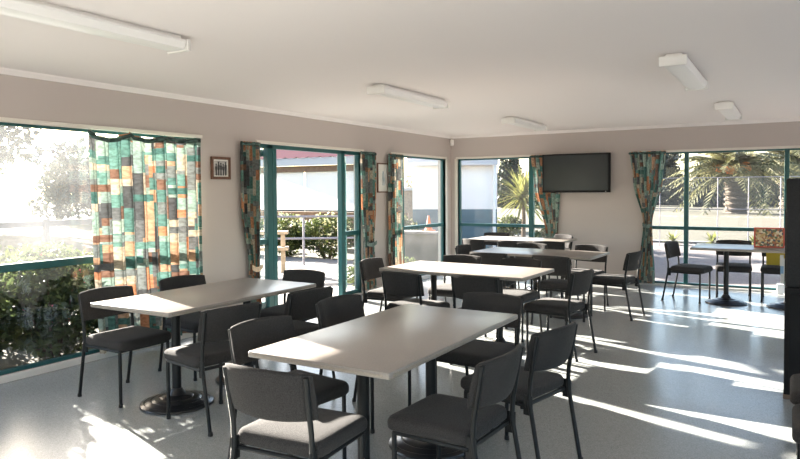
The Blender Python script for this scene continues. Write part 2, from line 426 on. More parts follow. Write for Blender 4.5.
# ------------------------------------------------------------------ curtains
def lerp(a, b, t): return a+(b-a)*t
def curtain(name, label, axis, keys, folds, seed, tie=None, amp=.034, off=.055, cloth=3.3, sag=0., tiemat=None):
    """keys: [(z, u_left, u_right, offset)] from the top down; the cloth hangs in folds along the wall."""
    m = MB(); bm = m.bm; uvl = bm.loops.layers.uv.new('UVMap')
    nu, nv = folds*12, 46
    ztop, zbot = keys[0][0], keys[-1][0]
    def at(z):
        for k0, k1 in zip(keys, keys[1:]):
            if k1[0] <= z <= k0[0]:
                t = (k0[0]-z)/(k0[0]-k1[0]); t2 = t*t*(3-2*t)
                return [lerp(k0[i], k1[i], t2) for i in (1, 2, 3)]
        return keys[-1][1:]
    rr = random.Random(seed); ph = [rr.uniform(-.35, .35) for _ in range(folds*2+3)]; am = [rr.uniform(.65, 1.25) for _ in range(folds*2+3)]
    wtop = abs(keys[0][2]-keys[0][1])*cloth
    g = []
    for j in range(nv+1):
        z = lerp(ztop, zbot, j/nv); a, b, o = at(z); row = []
        squeeze = min(1., abs(b-a)/max(.01, abs(keys[0][2]-keys[0][1])))
        for i in range(nu+1):
            s = i/nu; q = s*folds; n = int(q*2)
            ph0 = lerp(ph[n], ph[n+1], q*2-n); am0 = lerp(am[n], am[n+1], q*2-n)
            w = math.sin(2*PI*q + ph0*(.3+1.1*j/nv))
            d = off + o + amp*am0*w*(.55+.45*squeeze)*(1 if j > 2 else .75)
            u = lerp(a, b, s) + .35*amp*math.sin(4*PI*q+1.0+ph0)*squeeze
            zz = z
            if sag and j < 9:
                zz -= sag*abs(math.sin(PI*s*3.0))*(1-j/9)*(1-s)**.7
            row.append(bm.verts.new((max(.006, d), u, zz) if axis == 'L' else (u, -max(.006, d), zz)))
        g.append(row)
    for j in range(nv):
        for i in range(nu):
            fc = bm.faces.new((g[j][i], g[j][i+1], g[j+1][i+1], g[j+1][i]))
            for lp, (ii, jj) in zip(fc.loops, ((i, j), (i+1, j), (i+1, j+1), (i, j+1))):
                lp[uvl].uv = (ii/nu*wtop, lerp(ztop, zbot, jj/nv)-zbot)
    o = m.build(name, curtain_mat('patchwork_curtain_%d' % seed, seed), None, True, 180)
    tag(o, label, 'curtain')
    # gathered heading tape along the top edge
    h = MB(); a, b, oo = at(ztop)
    pts = []
    for i in range(folds*6+1):
        s = i/(folds*6); dd = off + .020*math.sin(2*PI*s*folds)
        zz = ztop-.028 - (sag*abs(math.sin(PI*s*3.0))*(1-s)**.7 if sag else 0)
        pts.append((dd+.012, lerp(a, b, s), zz) if axis == 'L' else (lerp(a, b, s), -dd-.012, zz))
    h.tube(pts, [.017]*len(pts), 6); hd = h.build('heading_tape', M['darkcloth'], o, True, 180)
    if tie:
        z, ua, ub = tie; t = MB(); n = 14; prev = None
        for i in range(n+1):
            s = i/n; uu = lerp(ua, ub, s); drop = -.03*math.sin(PI*s)
            dd = off + amp + .022
            p = [(dd, uu, z+drop+.028), (dd+.006, uu, z+drop), (dd, uu, z+drop-.028), (dd-.008, uu, z+drop)]
            vs = [t.bm.verts.new(v if axis == 'L' else (v[1], -v[0], v[2])) for v in p]
            if prev:
                for k in range(4): t.bm.faces.new((prev[k], prev[(k+1) % 4], vs[(k+1) % 4], vs[k]))
            else: t.bm.faces.new(vs)
            prev = vs
        t.bm.faces.new(prev[::-1])
        k = t.build('tieback', tiemat or M['tiecloth'], o, True, 60)
        if tiemat: tag(k, 'cream tieback')
    return o
M['tiecloth'] = simple('teal_grey_tieback', (.13, .17, .155), .9, noise=.5, scale=25)
M['darkcloth'] = simple('dark_gathered_cloth', (.05, .09, .08), .9, noise=.6, scale=22)
curtain('curtain', 'wide patchwork curtain hanging full length beside the large left window', 'L',
        [(1.99, -7.06, -5.83, 0), (1.0, -7.04, -5.83, .01), (.07, -7.0, -5.82, .02)], 10, 1, None, .050, .085, 1.5, .07)
curtain('curtain', 'patchwork curtain tied back at the left of the open glass doors', 'L',
        [(2.0, -5.24, -4.93, 0), (1.3, -5.23, -4.94, 0), (.62, -5.12, -4.97, .0), (.06, -5.16, -4.93, .0)], 6, 2, (.62, -5.13, -4.965), .030, tiemat=M['cord'])
curtain('curtain', 'narrow patchwork curtain tied back at the right of the open glass doors', 'L',
        [(2.0, -2.93, -2.54, 0), (1.3, -2.92, -2.55, 0), (.72, -2.86, -2.60, 0), (.06, -2.90, -2.56, 0)], 6, 3, (.72, -2.865, -2.605), .030)
curtain('curtain', 'patchwork curtain hanging between the tall narrow picture and the corner window', 'L',
        [(2.0, -2.20, -1.77, 0), (1.0, -2.20, -1.79, 0), (.06, -2.20, -1.74, 0)], 7, 4, None, .030)
curtain('curtain', 'patchwork curtain swept down behind the left edge of the television', 'B',
        [(2.02, 1.48, 1.94, 0), (1.55, 1.54, 1.97, 0), (.70, 1.74, 1.93, 0), (.06, 1.68, 1.96, 0)], 6, 5, (.70, 1.735, 1.935), .030, .045)
curtain('curtain', 'patchwork curtain tied back at the left side of the window onto the palm', 'B',
        [(2.02, 3.05, 3.56, 0), (1.6, 3.10, 3.52, 0), (.93, 3.25, 3.38, 0), (.03, 3.17, 3.42, 0)], 8, 6, (.92, 3.25, 3.385), .030)

# ------------------------------------------------------------------ chairs
def make_chair():
    root = empty('dining_chair')
    W, D = .43, .42
    # seat pad: rounded-corner cushion, slightly crowned
    m = MB(); bm = m.bm; rc = .045; rings = []
    def outline(inset, z, crown=0.):
        hw, hd, r_ = W/2-inset, D/2-inset, max(.012, rc-inset*.6); pts = []
        for cx, cy, a0 in ((hw-r_, hd-r_, 0), (-hw+r_, hd-r_, 90), (-hw+r_, -hd+r_, 180), (hw-r_, -hd+r_, 270)):
            for k in range(7):
                a = R(a0+15*k); x, y = cx+r_*math.cos(a), cy+r_*math.sin(a)
                pts.append(bm.verts.new((x, y*(1-.0), z-.006*max(0, y/hd)**3)))
        return pts
    for ins, z in ((.030, .386), (.010, .389), (.002, .398), (0, .410), (0, .424), (.003, .436), (.010, .446), (.022, .4525), (.05, .457), (.09, .460), (.14, .462)):
        rings.append(outline(ins, z))
    for a, b in zip(rings, rings[1:]):
        n_ = len(a)
        for k in range(n_): bm.faces.new((a[k], a[(k+1) % n_], b[(k+1) % n_], b[k]))
    bm.faces.new(rings[0][::-1]); bm.faces.new(rings[-1])
    m.build('seat', M['fabric'], root, True, 60)
    # back rest: upholstered pad curved around the sitter, reclined
    m = MB(); bm = m.bm; rings = []
    zc, hh, th = .648, .108, .019
    nb = 16
    for i in range(nb+1):
        s = -1+2*i/nb; x = s*W/2
        sag = .052*(1-s*s)        # middle sits further back
        y0 = -.232 - sag
        endk = math.sqrt(max(0, 1-max(0, (abs(s)-.93)/.07)**2))*.75+.25
        ring = []
        for k in range(16):
            a = 2*PI*k/16; ca, sa = math.cos(a), math.sin(a)
            pz = math.copysign(abs(sa)**.35, sa)*hh*(.95+.05*endk); py = math.copysign(abs(ca)**.6, ca)*th*endk
            lean = -(pz)*.20
            hgt = zc + pz + (-.010*s*s if pz > 0 else .012*s*s)
            ring.append(bm.verts.new((x, y0+py+lean, hgt)))
        rings.append(ring)
    for a, b in zip(rings, rings[1:]):
        for k in range(16): bm.faces.new((a[k], a[(k+1) % 16], b[(k+1) % 16], b[k]))
    bm.faces.new(rings[0]); bm.faces.new(rings[-1][::-1])
    m.build('backrest', M['fabric'], root, True, 60)
    # frame under the seat
    m = MB(); x = .196
    m.tube([(-x, .165, .376), (x, .165, .376)], .011); m.tube([(-x, -.205, .376), (x, -.205, .376)], .011)
    for sx in (-1, 1):
        m.tube([(sx*x, .165, .376), (sx*x, -.208, .376)], .011)
        m.box((sx*x-.004 if sx > 0 else sx*x-.004, -.245, .33), (sx*x+.004, -.195, .43), .002)
    m.build('seat_frame', M['steel'], root, True)
    for sx in (-1, 1):
        m = MB(); m.tube([(sx*x, .165, .012), (sx*x, .165, .376)], .0115, 10); l = m.build('front_leg', M['steel'], root, True)
        m = MB(); m.lathe([(0, 0), (.014, 0), (.0145, .004), (.0135, .022), (0, .022)], 10, (sx*x, .165, 0)); m.build('foot_cap', M['rubber'], l, True)
        m = MB(); m.tube([(sx*x, -.300, .012), (sx*x, -.232, .38), (sx*x, -.228, .42), (sx*x, -.232, .50), (sx*x*1.02, -.272, .735)], .0115, 10)
        l = m.build('rear_leg', M['steel'], root, True)
        m = MB(); m.lathe([(0, 0), (.014, 0), (.0145, .004), (.0135, .022), (0, .022)], 10, (sx*x, -.302, 0)); m.build('foot_cap', M['rubber'], l, True)
    return root
chair0 = make_chair()
first = [True]
def chair(bx, by, rot, label, group):
    """bx, by = middle of the top of the backrest; rot 0 faces +y"""
    a = R(rot); fx, fy = -math.sin(a), math.cos(a)
    c = chair0 if first[0] else copy_tree(chair0)
    first[0] = False
    c.location = (bx+.275*fx, by+.275*fy, 0); c.rotation_euler = (0, 0, a)
    tag(c, label, 'chair', group)
    return c
ga, gb, gc, gd, ge, gf, gg = ('chairs around the foremost table', 'chairs around the left table by the wide curtain', 'chairs around the middle table',
    'chairs around the table before the television', 'chairs around the rearmost corner table', 'chairs around the table by the palm window', 'chairs lined up by the black cabinet')
chair(3.385, -8.55, 4, 'charcoal fabric chair with sunlit seat at the near end of the foremost table', ga)
chair(2.69, -7.82, -97, 'charcoal chair on the left side of the foremost table, directly behind the sunlit near-end chair', ga)
chair(2.61, -6.99, -95, 'charcoal chair at the far left side of the foremost table', ga)
chair(4.12, -7.85, 87, 'charcoal chair on the right side of the foremost table, nearest its front corner', ga)
chair(4.16, -7.21, 78, 'charcoal chair on the right side of the foremost table, next to its far corner', ga)
chair(3.46, -6.38, 177, 'charcoal chair at the far end of the foremost table, backrest just above the tabletop', ga)
chair(.86, -7.47, -91, 'charcoal chair in front of the wide curtain, at the sunlit corner of the left table', gb)
chair(.83, -6.74, -96, 'charcoal chair against the wide curtain, second along the left table', gb)
chair(2.23, -7.55, 80, 'charcoal chair on the right side of the left table, nearest the sunlit corner', gb)
chair(2.23, -6.77, 82, 'charcoal chair on the right side of the left table, towards the glass doors', gb)
chair(1.48, -5.92, 184, 'charcoal chair at the far end of the left table, in front of the open doors', gb)
chair(2.95, -5.57, 0, 'charcoal chair on the near side of the middle table, the right one of two', gc)
chair(2.28, -5.63, -8, 'charcoal chair on the near side of the middle table, the left one of two', gc)
chair(1.45, -4.83, -87, 'charcoal chair at the left end of the middle table, beside the glass doors', gc)
chair(3.64, -4.80, 81, 'charcoal chair standing at the right end of the middle table', gc)
chair(2.14, -4.06, 184, 'charcoal chair on the far side of the middle table, the left one of two', gc)
chair(2.82, -4.08, 176, 'charcoal chair on the far side of the middle table, the right one of two', gc)
chair(2.26, -3.66, 6, 'charcoal chair on the near side of the table before the television, left one of two', gd)
chair(2.98, -3.70, -8, 'charcoal chair on the near side of the table before the television, right one of two', gd)
chair(1.57, -2.88, -88, 'charcoal chair at the left end of the table before the television', gd)
chair(3.68, -2.79, 81, 'charcoal chair at the right end of the table before the television, all legs in view', gd)
chair(2.26, -2.18, 174, 'charcoal chair on the far side of the table before the television, left of two', gd)
chair(3.02, -2.12, 170, 'charcoal chair on the far side of the table before the television, right one of two', gd)
chair(1.24, -1.84, -20, 'charcoal chair with a sunlit back turned in at the left corner of the rearmost table', ge)
chair(1.86, -1.88, 0, 'charcoal chair on the near side of the rearmost table, the left one of two', ge)
chair(2.34, -1.77, 8, 'charcoal chair on the near side of the rearmost table, the right one of two', ge)
chair(1.02, -.37, 184, 'charcoal chair on the far side of the rearmost table, under the corner window', ge)
chair(2.14, -.36, 145, 'charcoal chair with a sunlit backrest at the right end of the rearmost table', ge)
chair(3.80, -1.16, -101, 'charcoal chair at the left end of the palm window table, near the tied curtain', gf)
chair(4.51, -.52, 184, 'charcoal chair behind the table by the palm window, backrest seen above the tabletop', gf)
chair(5.06, -.50, 180, 'charcoal chair behind the table by the palm window, a yellow folder on its seat', gf)
chair(5.67, -6.55, 90, 'charcoal chair at the right edge, next to the tall black cabinet', gg)
chair(5.68, -7.12, 90, 'charcoal chair at the right edge, nearer than the one beside the cabinet', gg)

# ------------------------------------------------------------------ tables
TH = .72
def make_table(L=1.45, Wd=.765):
    root = empty('dining_table')
    m = MB(); m.box((-L/2, -Wd/2, TH-.030), (L/2, Wd/2, TH), .007, 3); m.build('tabletop', M['top'], root, True, 60)
    m = MB()
    for sy in (-1, 1): m.box((-L/2+.03, sy*(Wd/2+.001)-.003, TH-.023), (L/2-.03, sy*(Wd/2+.001)+.003, TH-.009), .002)
    for sx in (-1, 1): m.box((sx*(L/2+.0005)-.002, -Wd/2+.03, TH-.021), (sx*(L/2+.0005)+.002, Wd/2-.03, TH-.011), .001)
    m.build('edge_band', M['edge'], root)
    for s in (-1, 1):
        x = s*.345
        m = MB(); m.tube([(x, 0, .05), (x, 0, TH-.04)], .030, 20); p = m.build('pedestal', M['steel'], root, True)
        m = MB()
        m.lathe([(0, .001), (.239, .001), (.245, .006), (.241, .014), (.218, .024), (.211, .022), (.202, .028), (.172, .037), (.165, .035), (.156, .042),
                 (.120, .052), (.112, .050), (.10, .058), (.062, .068), (.05, .085), (.036, .11), (0, .11)], 48, (x, 0, 0))
        m.build('pedestal_base', M['iron'], p, True, 30)
        m = MB(); m.box((x-.16, -.025, TH-.044), (x+.16, .025, TH-.030), .003); m.box((x-.025, -.26, TH-.044), (x+.025, .26, TH-.030), .003)
        m.build('top_bracket', M['steel'], p)
    return root
table0 = make_table(); tfirst = [True]
def table(cx, cy, rot, label):
    t = table0 if tfirst[0] else copy_tree(table0); tfirst[0] = False
    t.location = (cx, cy, 0); t.rotation_euler = (0, 0, R(rot)); tag(t, label, 'table', 'stone-topped pedestal tables')
    return t
table(3.42, -7.55, 90, 'foremost stone-grey laminate table with one sunlit corner')
table(1.56, -7.08, 90, 'stone-grey laminate table standing beside the wide patchwork curtain')
table(2.56, -4.89, -2, 'stone-grey laminate table in the middle of the room, its top fully sunlit')
table(2.62, -2.98, -2, 'stone-grey laminate table in front of the television, right of the rearmost one')
table(1.70, -1.10, -1, 'rearmost stone-grey laminate table, near the corner windows')
table(4.82, -1.22, 0, 'stone-grey laminate table by the palm window with a picture board on it')

# ------------------------------------------------------------------ things on walls and ceiling
def ceiling_light(cx, y0, y1, label):
    cy, L = (y0+y1)/2, y1-y0
    r = empty('ceiling_light', (cx, cy, H))
    m = MB(); m.box((-.055, -L/2+.03, -.022), (.055, L/2-.03, 0), .003); m.build('mounting_tray', M['white'], r)
    m = MB(); bm = m.bm
    prof = [(-.085, -.026), (-.088, -.040), (-.070, -.078), (-.045, -.084), (.045, -.084), (.070, -.078), (.088, -.040), (.085, -.026)]
    A = [bm.verts.new((x, -L/2+.02, z)) for x, z in prof]; B = [bm.verts.new((x, L/2-.02, z)) for x, z in prof]; n = len(prof)
    for i in range(n): bm.faces.new((A[i], A[(i+1) % n], B[(i+1) % n], B[i]))
    bm.faces.new(A); bm.faces.new(B[::-1])
    m.build('diffuser', M['diffuser'], r, True, 35)
    for s in (-1, 1):
        m = MB(); m.box((-.092, s*L/2-.014, -.090), (.092, s*L/2+.014, -.020), .005); m.build('end_cap', M['white'], r)
    return tag(r, label, 'ceiling light', 'fluorescent batten lights')
ceiling_light(1.93, -9.05, -7.68, 'long white batten ceiling light above the left table by the wide curtain')
ceiling_light(2.00, -5.55, -4.28, 'white batten ceiling light above the middle table')
ceiling_light(2.02, -2.42, -1.15, 'white batten ceiling light nearest to the corner sensor')
ceiling_light(4.46, -5.55, -4.22, 'larger-looking white batten ceiling light over the open floor on the right')
ceiling_light(4.54, -2.55, -1.22, 'white batten ceiling light nearest the palm window')

r = empty('television', (2.25, -.14, 1.71))
m = MB(); m.box((-.535, -.025, -.305), (.535, .025, .305), .006); m.build('housing', M['black'], r)
m = MB(); m.box((-.505, -.029, -.272), (.505, -.024, .280)); m.build('screen', M['screen'], r)
m = MB(); m.box((-.06, .02, -.10), (.06, .138, .10), .004); m.build('wall_bracket', M['steel'], r)
m = MB(); m.lathe([(0, 0), (.006, 0), (.006, .003), (0, .003)], 12); k = m.build('power_light', M['white'], r); k.location = (.47, -.027, -.29); k.rotation_euler = (R(90), 0, 0)
tag(r, 'flat black television mounted on the back wall between two curtains', 'television')

def picture(y, z, w, h, fr, label, art, mount):
    r = empty('framed_picture', (.004, y, z))
    m = MB()
    m.box((0, -w/2, -h/2), (.022, -w/2+fr, h/2), .003); m.box((0, w/2-fr, -h/2), (.022, w/2, h/2), .003)
    m.box((0, -w/2+fr, h/2-fr), (.022, w/2-fr, h/2), .003); m.box((0, -w/2+fr, -h/2), (.022, w/2-fr, -h/2+fr), .003)
    m.build('frame', M['wood'], r)
    m = MB(); m.box((.002, -w/2+fr, -h/2+fr), (.010, w/2-fr, h/2-fr)); m.build('mount', M['mount'], r)
    m = MB(); m.box((.009, -w/2+fr+mount, -h/2+fr+mount), (.012, w/2-fr-mount, h/2-fr-mount)); m.build('picture', M[art], r)
    return tag(r, label, 'picture')
f_ = picture(-5.485, 1.70, .27, .235, .028, 'small square brown-framed black and white photograph on the left wall', 'photo', .014)
m = MB()
for k in range(5):
    y = -.066+.033*k; h = .040+.010*((k*2) % 3)
    m.lathe([(0, -.078), (.010, -.076), (.009, -.03), (.015, -.01), (.016, h-.028), (.006, h-.018), (.0095, h-.008), (.008, h+.004), (0, h+.008)], 10, (.0125, y, 0))
for v in m.bm.verts: v.co.x = .0125+(v.co.x-.0125)*.15
m.build('photographed_people', M['ink'], f_, True)
p_ = picture(-2.285, 1.64, .30, .43, .016, 'tall thin-framed picture with a white mount between two curtains', 'mount', .03)
m = MB(); m.tube([(.012, 0, -.11), (.014, .004, -.02), (.013, -.003, .06), (.012, .0, .10)], [.022, .026, .018, .012], 8); m.build('painted_figure', M['print_'], p_, True, 180)

r = empty('motion_sensor', (.04, -.04, 2.285), R(45))
m = MB(); m.box((-.032, -.022, -.055), (.032, .022, .055), .012, 3); m.build('housing', M['white'], r, True)
m = MB(); m.box((-.022, -.028, -.042), (.022, -.018, -.006), .004); m.build('lens', M['diffuser'], r)
m = MB(); m.tube([(0, .02, .05), (0, .028, .075), (0, .02, .095)], .006); m.build('mounting_arm', M['white'], r)
tag(r, 'small white motion sensor high in the corner of the room', 'sensor')

# things by the palm window
r = empty('picture_board', (4.945, -1.18, TH+.001), R(4))
m = MB(); m.box((-.165, -.020, 0), (.165, .020, .245), .003); m.build('box_body', M['red'], r)
m = MB(); m.box((-.148, -.0225, .014), (.150, -.019, .230)); m.build('front_print', M['collage'], r)
m = MB(); m.box((-.06, .02, .0), (.06, .075, .012), .002); m.build('stand', M['red'], r)
tag(r, 'red-edged board with a busy brown collage standing on the table by the palm window', 'picture board')
r = empty('folder', (5.04, -.755, .463), R(2)); r.rotation_euler = (R(-8), 0, R(2))
m = MB(); m.box((-.135, -.010, 0), (.135, .010, .16), .003); m.build('cover', M['yellow'], r)
m = MB(); m.box((-.128, -.006, .004), (.128, .006, .164)); m.build('pages', M['paper'], r)
tag(r, 'yellow folder upright on a charcoal chair seat behind the table', 'folder')
r = empty('power_box', (5.06, -.075, .0))
m = MB(); m.box((-.045, -.035, .0), (.05, .035, .135), .008); m.build('case', M['plastic'], r)
m = MB(); m.box((-.03, -.038, .085), (.032, -.034, .12), .001); m.build('socket_plate', M['paper'], r)
m = MB(); m.tube([(.02, -.03, .02), (.05, -.07, .008), (.12, -.10, .008), (.20, -.08, .008)], .005); m.build('lead', M['plastic'], r, True)
tag(r, 'small white plastic box on the floor beneath the right window mullion', 'box')

# tall black cabinet at the right edge, leaflets on its side
r = empty('tall_cabinet', (5.165, -5.28, 0))
m = MB(); m.box((-.018, 0, .03), (.55, .46, .77), .006); m.build('body', M['cabinet'], r)
m = MB(); m.box((-.014, .03, .77), (.53, .30, 1.52), .012, 3); m.build('upper_panel', M['darkgrey'], r)
m = MB(); m.box((-.022, .33, .77), (-.006, .44, 1.30), .004); m.build('side_rail', M['cabinet'], r)
for dx in (0, .5):
    for dy in (.0, .42):
        m = MB(); m.box((-.02+dx, dy-.004, 0), (.02+dx, dy+.04, .03), .003); m.build('foot', M['beam'], r)
for dx in (.01, .28):
    m = MB(); m.box((dx, -.012, .07), (dx+.25, .0, .73), .004); d = m.build('door', M['cabinet'], r)
    m = MB(); m.tube([(dx+.21, -.03, .36), (dx+.21, -.03, .48)], .006); m.build('handle', M['steel'], d)
tag(r, 'tall black cabinet with a grey felt upper panel at the right edge', 'cabinet')
r = empty('leaflet_holder', (5.147, -4.90, .84))
m = MB(); m.box((-.010, -.055, -.10), (-.004, .055, .09), .002); m.build('backing', M['plastic'], r)
for i, (dz, mt) in enumerate(((-.085, 'paper'), (-.02, 'bluepaper'), (.045, 'paper'))):
    m = MB(); m.box((-.028-.003*i, -.045, dz), (-.010, .045, dz+.07), .001); k = m.build('leaflet', M[mt], r); k.rotation_euler = (R(3*i-3), 0, 0)
tag(r, 'small holder of white and blue leaflets on the side of the black cabinet', 'leaflet holder')

# ------------------------------------------------------------------ outdoors
GZ = -.10
def ground(name, lo, hi, z, mat, th=.06):
    return structure(MB().box((lo[0], lo[1], z-th), (hi[0], hi[1], z)).build(name, mat))
ground('lawn', (-90, -40), (60, 75), GZ-.02, M['lawn'], .1)
ground('path', (-9.5, -5.6), (-.15, 1.3), GZ+.03, M['concrete'], .05)
ground('road', (-.15, .15), (30, 8.1), GZ+.02, M['asphalt'], .05)
ground('bounce_paving', (ROOM_X+T, -30), (30, .1), GZ+.02, M['bounce_paving'], .05)  # added unseen pale slab, bounces light up to the ceiling
ground('bounce_paving_front', (-6, -30), (ROOM_X+T-.01, ROOM_Y-T), GZ+.02, M['bounce_paving'], .05)  # second added bounce slab, outside the front wall behind the camera
ground('kerb', (-3, 9.7), (30, 10.0), GZ+.06, M['kerb'], .1)
ground('garden_bed', (-3, 8.1), (30, 9.7), GZ, M['asphalt'], .04)

def leafcloud(m, blobs, n, size, seed, droop=0., aspect=2.2):
    rr = random.Random(seed); bm = m.bm
    vol = [b[3]*b[4]*b[5] for b in blobs]; tot = sum(vol)
    for _ in range(n):
        t = rr.random()*tot; i = 0
        while t > vol[i] and i < len(vol)-1: t -= vol[i]; i += 1
        cx, cy, cz, rx, ry, rz = blobs[i]
        th, u = rr.uniform(0, 2*PI), rr.uniform(-1, 1); q = math.sqrt(1-u*u); k = rr.uniform(.35, 1.0)**.5
        p = Vector((cx+rx*q*math.cos(th)*k, cy+ry*q*math.sin(th)*k, cz+rz*u*k))
        d = Vector((rr.gauss(0, 1), rr.gauss(0, 1), rr.gauss(.1, .8)-droop)).normalized()
        sd = d.orthogonal().normalized(); sd = Matrix.Rotation(rr.uniform(0, 2*PI), 3, d) @ sd
        s = size*rr.uniform(.6, 1.3); w = s/aspect
        v = [bm.verts.new(x) for x in (p-d*s*.5, p+sd*w*.5, p+d*s*.5, p-sd*w*.5)]
        bm.faces.new(v)
def shrub(name, x, y, z, rx, ry, rz, n, size, mat, label, cat, seed, group=None, flowers=None, nf=0):
    r = empty(name, (x, y, z)); rr = random.Random(seed)
    m = MB(); bl = [(0, 0, rz*.5, rx, ry, rz*.5)]
    for _ in range(7): bl.append((rr.uniform(-.6, .6)*rx, rr.uniform(-.6, .6)*ry, rr.uniform(.35, .72)*rz, rx*.42, ry*.42, rz*.28))
    leafcloud(m, bl, n, size, seed); m.build('foliage', mat, r)
    m = MB()
    for _ in range(9):
        a, b = rr.uniform(-.75, .75)*rx, rr.uniform(-.75, .75)*ry
        m.tube([(a*.2, b*.2, 0), (a*.6, b*.6, rz*.35), (a, b, rz*.75)], [.016, .011, .005], 5)
    m.build('stems', M['bark'], r)
    if flowers:
        m = MB(); bl2 = [(0, 0, rz*.62, rx*.95, ry*.95, rz*.42)]; leafcloud(m, bl2, nf, size*.7, seed+5, 0, 1.2); m.build('blossom', M[flowers], r)
    return tag(r, label, cat, group)
def tree(name, x, y, h, cr, n, size, mat, label, seed, group=None, trunk=.18, blobs=None, z=GZ):
    r = empty(name, (x, y, z)); rr = random.Random(seed)
    m = MB(); m.tube([(0, 0, 0), (.05, 0, h*.35), (0, .08, h*.75)], [trunk, trunk*.75, trunk*.3], 8); m.build('trunk', M['bark'], r, True)
    bl = blobs or [(rr.uniform(-.55, .55)*cr, rr.uniform(-.55, .55)*cr, h*rr.uniform(.20, .85), cr*rr.uniform(.4, .65), cr*rr.uniform(.4, .65), h*rr.uniform(.14, .26)) for _ in range(9)]
    m = MB(); leafcloud(m, bl, n, size, seed); m.build('foliage', mat, r)
    return tag(r, label, 'tree', group)

# shrubs under the large left window
gl = 'shrubs outside the large left window'
shrub('garden_shrub', -.85, -7.75, GZ, .62, .50, 1.09, 6500, .085, M['lf_dark'], 'dark leafy shrub against the left edge of the large left window', 'shrub', 11, gl, 'flower', 30)
shrub('garden_shrub', -.82, -6.85, GZ, .60, .48, 1.09, 6200, .085, M['lf_dark'], 'dark leafy shrub outside the large left window, nearest the curtain', 'shrub', 12, gl, 'flower', 26)
shrub('garden_shrub', -.85, -5.95, GZ, .55, .44, 1.0, 4000, .085, M['lf_dark'], 'dark shrub outside, behind the wide patchwork curtain', 'shrub', 13, gl)
shrub('garden_shrub', -.85, -8.65, GZ, .60, .52, 1.08, 7000, .085, M['lf_dark'], 'dark shrub outside, left of the window edge', 'shrub', 14, gl)
shrub('flowering_hedge', -2.2, -6.5, GZ, .6, .8, .98, 3600, .09, M['lf_mid'], 'sunlit yellow-green bush beyond the dark shrubs, left side of the large window', 'shrub', 15, gl, 'flower', 50)
shrub('flowering_hedge', -2.3, -4.85, GZ, .6, .8, .95, 3600, .09, M['lf_mid'], 'sunlit yellow-green bush beyond the dark shrubs, near the curtain edge', 'shrub', 16, gl, 'flower', 40)
# bollard rail on the lawn and far trees seen through the large left window
r = empty('rail_fence', (-8, -6, GZ))
for i in range(9):
    m = MB(); m.box((-.05, i*1.15-.05, 0), (.05, i*1.15+.05, 1.02), .008); m.build('post', M['kerb'], r)
m = MB(); m.box((-.03, -.2, .86), (.03, 9.4, .98), .006); m.build('rail', M['kerb'], r)
tag(r, 'pale post and rail fence across the lawn beyond the left window', 'fence')
gt = 'trees beyond the lawn left of the room'
tree('shade_tree', -26, 4.6, 6.2, 2.6, 2600, .42, M['lf_grey'], 'tall feathery grey tree at the far left of the large left window', 21, gt)
tree('shade_tree', -27, 9.6, 4.2, 2.4, 2200, .40, M['lf_grey'], 'low rounded grey tree in the middle of the large left window', 22, gt)
tree('shade_tree', -31, 15.0, 3.9, 2.2, 2000, .40, M['lf_grey'], 'pale low tree near the wide curtain in the large left window', 23, gt)
tree('shade_tree', -28, -1.8, 5.0, 2.4, 1600, .42, M['lf_grey'], 'grey tree just outside the left edge of the large left window', 24, gt)

# covered shelter beyond the open doors
r = empty('shelter', (-7.3, 5.0, GZ))
m = MB(); bm = m.bm; nseg = 60
for k in range(nseg):
    xa, xb = -3.2+6.4*k/nseg, -3.2+6.4*(k+1)/nseg; za, zb = .03*math.sin(k*PI/2), .03*math.sin((k+1)*PI/2)
    for off in (0, .02):
        m.quad((xa, -.25, 2.53+za-off), (xb, -.25, 2.53+zb-off), (xb, 3.2, 3.35+zb-off), (xa, 3.2, 3.35+za-off))
m.build('roof', M['roofred'], r)
m = MB(); m.box((-3.2, -.24, 2.30), (3.2, -.20, 2.53), .004); m.build('fascia', M['fascia'], r)
m = MB(); m.box((-3.2, -.10, 2.12), (3.2, .04, 2.30), .006); m.build('beam', M['beam'], r)
for x in (-3.15, 3.15):
    m = MB(); m.box((x-.05, -.08, 0), (x+.05, .02, 2.12), .005); m.build('post', M['beam'], r)
for x0, x1 in ((-3.08, -.02), (.02, 3.08)):
    m = MB(); m.box((x0, -.02, .98), (x1, -.014, 2.12)); m.build('blind', M['blind'], r)
    m = MB(); m.tube([(x0, -.02, .97), (x1, -.02, .97)], .022); m.build('blind_roller', M['steel'], r)
m = MB(); m.box((-3.2, .5, 0), (3.2, .6, .92), .005); m.build('low_wall', M['beam'], r)
tag(r, 'red-roofed shelter with white roll-down blinds beyond the open doors', 'shelter')
gh = 'hedge bushes beyond the handrail'
for i, (x, y, lb) in enumerate(((-5.25, 1.7, 'yellow-green flowering bush behind the handrail, left of its middle post'), (-4.0, 1.75, 'yellow-green flowering bush behind the handrail, right of its middle post'),
                                (-2.75, 2.6, 'yellow-green bush behind the right end of the handrail'), (-6.5, 1.6, 'yellow-green bush behind the left end of the handrail'))):
    shrub('hedge_bush', x, y, GZ, .62, .6, 1.03, 2600, .10, M['lf_mid'], lb, 'shrub', 31+i, gh, 'cream_fl', 420)
r = empty('handrail', (-3.45, .15, GZ+.03), R(35))
for x in (-1.55, -.78, 0.0, .72, 1.5):
    m = MB(); m.tube([(x, 0, 0), (x, 0, 1.0)], .024, 8); m.build('post', M['fence'], r, True)
for z in (1.0, .55):
    m = MB(); m.tube([(-1.6, 0, z), (1.55, 0, z)], .022, 8); m.build('rail', M['fence'], r, True)
tag(r, 'grey pipe handrail with two rails outside the open doors', 'handrail')
r = empty('timber_bench', (-3.30, -1.2, GZ+.03), R(38))
for z, w in ((.72, .22), (.42, .34)):
    m = MB(); m.box((-.5, -w/2, z), (.45, w/2, z+.06), .006); m.build('plank', M['timber'], r)
